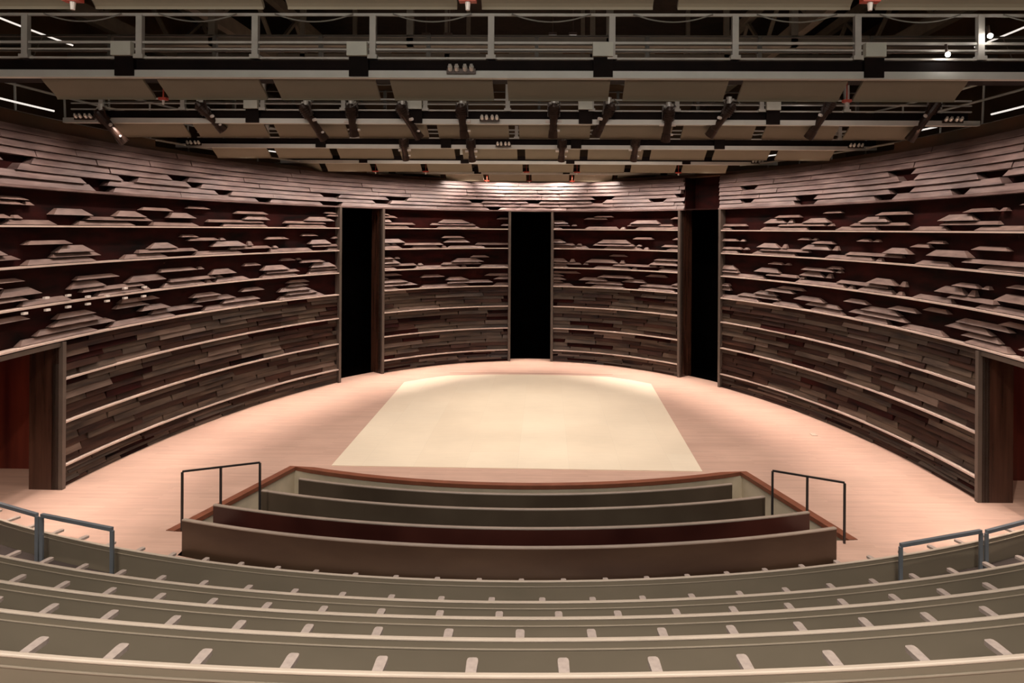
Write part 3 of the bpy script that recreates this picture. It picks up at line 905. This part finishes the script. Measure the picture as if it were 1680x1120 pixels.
# small white tags along a ledge of the left wall
def tag_at(px, py, i, row):
    # find the wall arc length for this pixel column
    lo, hi = s_of_deg(-108), s_of_deg(-46)
    for _ in range(40):
        m_ = (lo + hi) / 2; p = WP(m_, 0.1, 0)
        if 895 + (p.x - CX) / p.y * F < px: lo = m_
        else: hi = m_
    p = WP(lo, 0.1, 0); z = zpix(py, p.y, px)
    mb = MB(); 
    q = [WP(lo - .06, 0.06, z - .02), WP(lo + .06, 0.06, z - .02), WP(lo + .06, 0.115, z - .02), WP(lo - .06, 0.115, z - .02)]
    mb.hexa(q + [v + Vector((0, 0, .045)) for v in q])
    tag(mb.build('reflector_tag', M['white']), 'tiny white tag on the left wall, %s from the left of the %s row' % (ORD[i], row), 'tag', 'white tags along a ledge of the left wall')
for i, (x, y) in enumerate(((68, 490), (105, 486), (138, 488), (170, 487), (200, 474), (232, 472))): tag_at(x, y, i, 'upper')
for i, (x, y) in enumerate(((32, 516), (70, 510), (105, 505), (138, 500), (170, 495), (200, 490), (231, 487))): tag_at(x, y, i, 'lower')
# small bright outlet plate in the floor at right
yo = 5.5 * F / (711 - 379); xo_ = ray_x(1334, yo)
mb = MB(); mb.cbox((xo_, yo, 0.006), (0.14, 0.2, 0.012)); tag(mb.build('floor_plate', M['cap']), 'small pale plate set in the stage floor at right', 'floor plate')

# ------------------------------------------------------------------ lights
def area(loc, size, size_y, power, rot=(0, 0, 0), col=(1, .86, .74), spread=PI, name='area'):
    l = bpy.data.lights.new(name, 'AREA'); l.shape = 'RECTANGLE'; l.size = size; l.size_y = size_y
    l.energy = power; l.color = col; l.spread = spread
    o = bpy.data.objects.new(name, l); COL.objects.link(o); o.location = loc; o.rotation_euler = rot
    return o
def spot(loc, target, power, ang, blend=0.6, col=(1, .86, .72), r=0.08):
    l = bpy.data.lights.new('spot', 'SPOT'); l.energy = power; l.spot_size = math.radians(ang); l.spot_blend = blend
    l.color = col; l.shadow_soft_size = r
    o = bpy.data.objects.new('spot', l); COL.objects.link(o); o.location = loc
    d = Vector(target) - Vector(loc); o.rotation_euler = d.to_track_quat('-Z', 'Y').to_euler()
    return o
EXPO = 0.0
# bridge spotlights -> mat
tg = [(-3, 18), (-3, 22), (-3, 16.6), (-1.5, 19), (-1, 22.5), (-1.0, 16.6), (1.0, 16.6), (1, 22.5), (1.5, 19), (3, 16.6), (3, 22), (3, 18), (-1.5, 24), (-0.5, 21), (0.5, 21), (1.5, 24)]
for (p, d), t in zip(SPOTS, tg):
    spot(p, (t[0], t[1], 0), 325, 46, 0.7)
# linear downlights that graze the wall and pool on the floor beside it
NR = 17
for i in range(NR):
    dg = -106 + 212 * i / (NR - 1)
    s = s_of_deg(dg); p = WP(s, 0.62, EYE + 2.42); t = t_of_s(s)
    tang = (WP(s + .1, .5, 0) - WP(s - .1, .5, 0))
    n_ = (WP(s, 1, 0) - WP(s, 0, 0)).normalized()
    for off, tilt, pw, sp in ((0.70, -0.06, 36, 34), (1.2, 0.30, 62, 120)):
        if abs(dg) > 78: pw *= 0.72
        if abs(dg) < 18: off *= 0.4; pw *= 0.72
        l = area(WP(s, off, EYE + 2.12), 2.6, 0.12, pw, col=(1, .84, .74), spread=math.radians(sp), name='wall_washer')
        zax = (Vector((0, 0, 1)) + n_ * tilt).normalized()     # light shines along -zax
        xax = tang.normalized(); yax = zax.cross(xax).normalized(); xax = yax.cross(zax)
        l.rotation_euler = Matrix((xax, yax, zax)).transposed().to_euler()
# wide wash from between the bridges
for y in (12.2, 16.6, 21):
    area((0, y, EYE + 3.4), 14 if y < 20 else 10, 1.2, 240, col=(1, .86, .76), name='wash', spread=math.radians(140))
# auditorium light over the seating and from behind the camera, plus added frontal fill
area((0, 4.4, EYE + 2.15), 15, 1.6, 300, col=(1, .92, .82), name='house_fill')
area((0, -1.2, EYE + 2.6), 15, 1.2, 520, rot=(math.radians(30), 0, 0), col=(1, .92, .83), spread=math.radians(85), name='house_fill')
area((0, -1.6, EYE + 3.4), 14, 1.0, 150, rot=(math.radians(100), 0, 0), col=(1, .94, .84), spread=math.radians(100), name='house_fill')  # fill added to brighten the bridges from the front, no lamp stands there
# front wash onto the apron and the floor beside the pit
for sx in (-1, 1):
    spot((sx * 5, 7.2, EYE + 2.6), (sx * 8.0, 11.5, 0), 1250, 66, 0.9)
area((0, 18, EYE + 4.0), 16, 20, 150, rot=(PI, 0, 0), col=(1, .75, .5), name='void')
for sd in (-1, 1):
    area((sd * 12, 12, PORT), 1.5, 3, 25, col=(1, .7, .5), name='passage')
w = bpy.data.worlds.new('world'); SC.world = w; w.use_nodes = True
w.node_tree.nodes['Background'].inputs['Color'].default_value = (0.5, 0.4, 0.3, 1)
w.node_tree.nodes['Background'].inputs['Strength'].default_value = 0.02

# ------------------------------------------------------------------ camera
cam = bpy.data.cameras.new('camera'); co = bpy.data.objects.new('camera', cam); COL.objects.link(co)
cam.sensor_width = 36.0; cam.lens = 24.0
cam.shift_x = -0.0223; cam.shift_y = -0.1095
cam.clip_end = 200; cam.clip_start = 0.05
co.location = (CX, 0, EYE)
co.rotation_mode = 'QUATERNION'
base = Matrix.Rotation(math.radians(0.9), 4, 'Z') @ Matrix.Rotation(PI / 2, 4, 'X') @ Matrix.Rotation(0.0062, 4, 'Z')
co.rotation_quaternion = base.to_quaternion()
SC.camera = co
SC.view_settings.view_transform = 'Standard'; SC.view_settings.look = 'None'
SC.view_settings.exposure = EXPO; SC.view_settings.gamma = 1; SC.view_settings.use_curve_mapping = False
SC.cycles.max_bounces = 6; SC.cycles.diffuse_bounces = 3; SC.cycles.glossy_bounces = 3
SC.cycles.use_denoising = True
SC.cycles.sample_clamp_indirect = 4
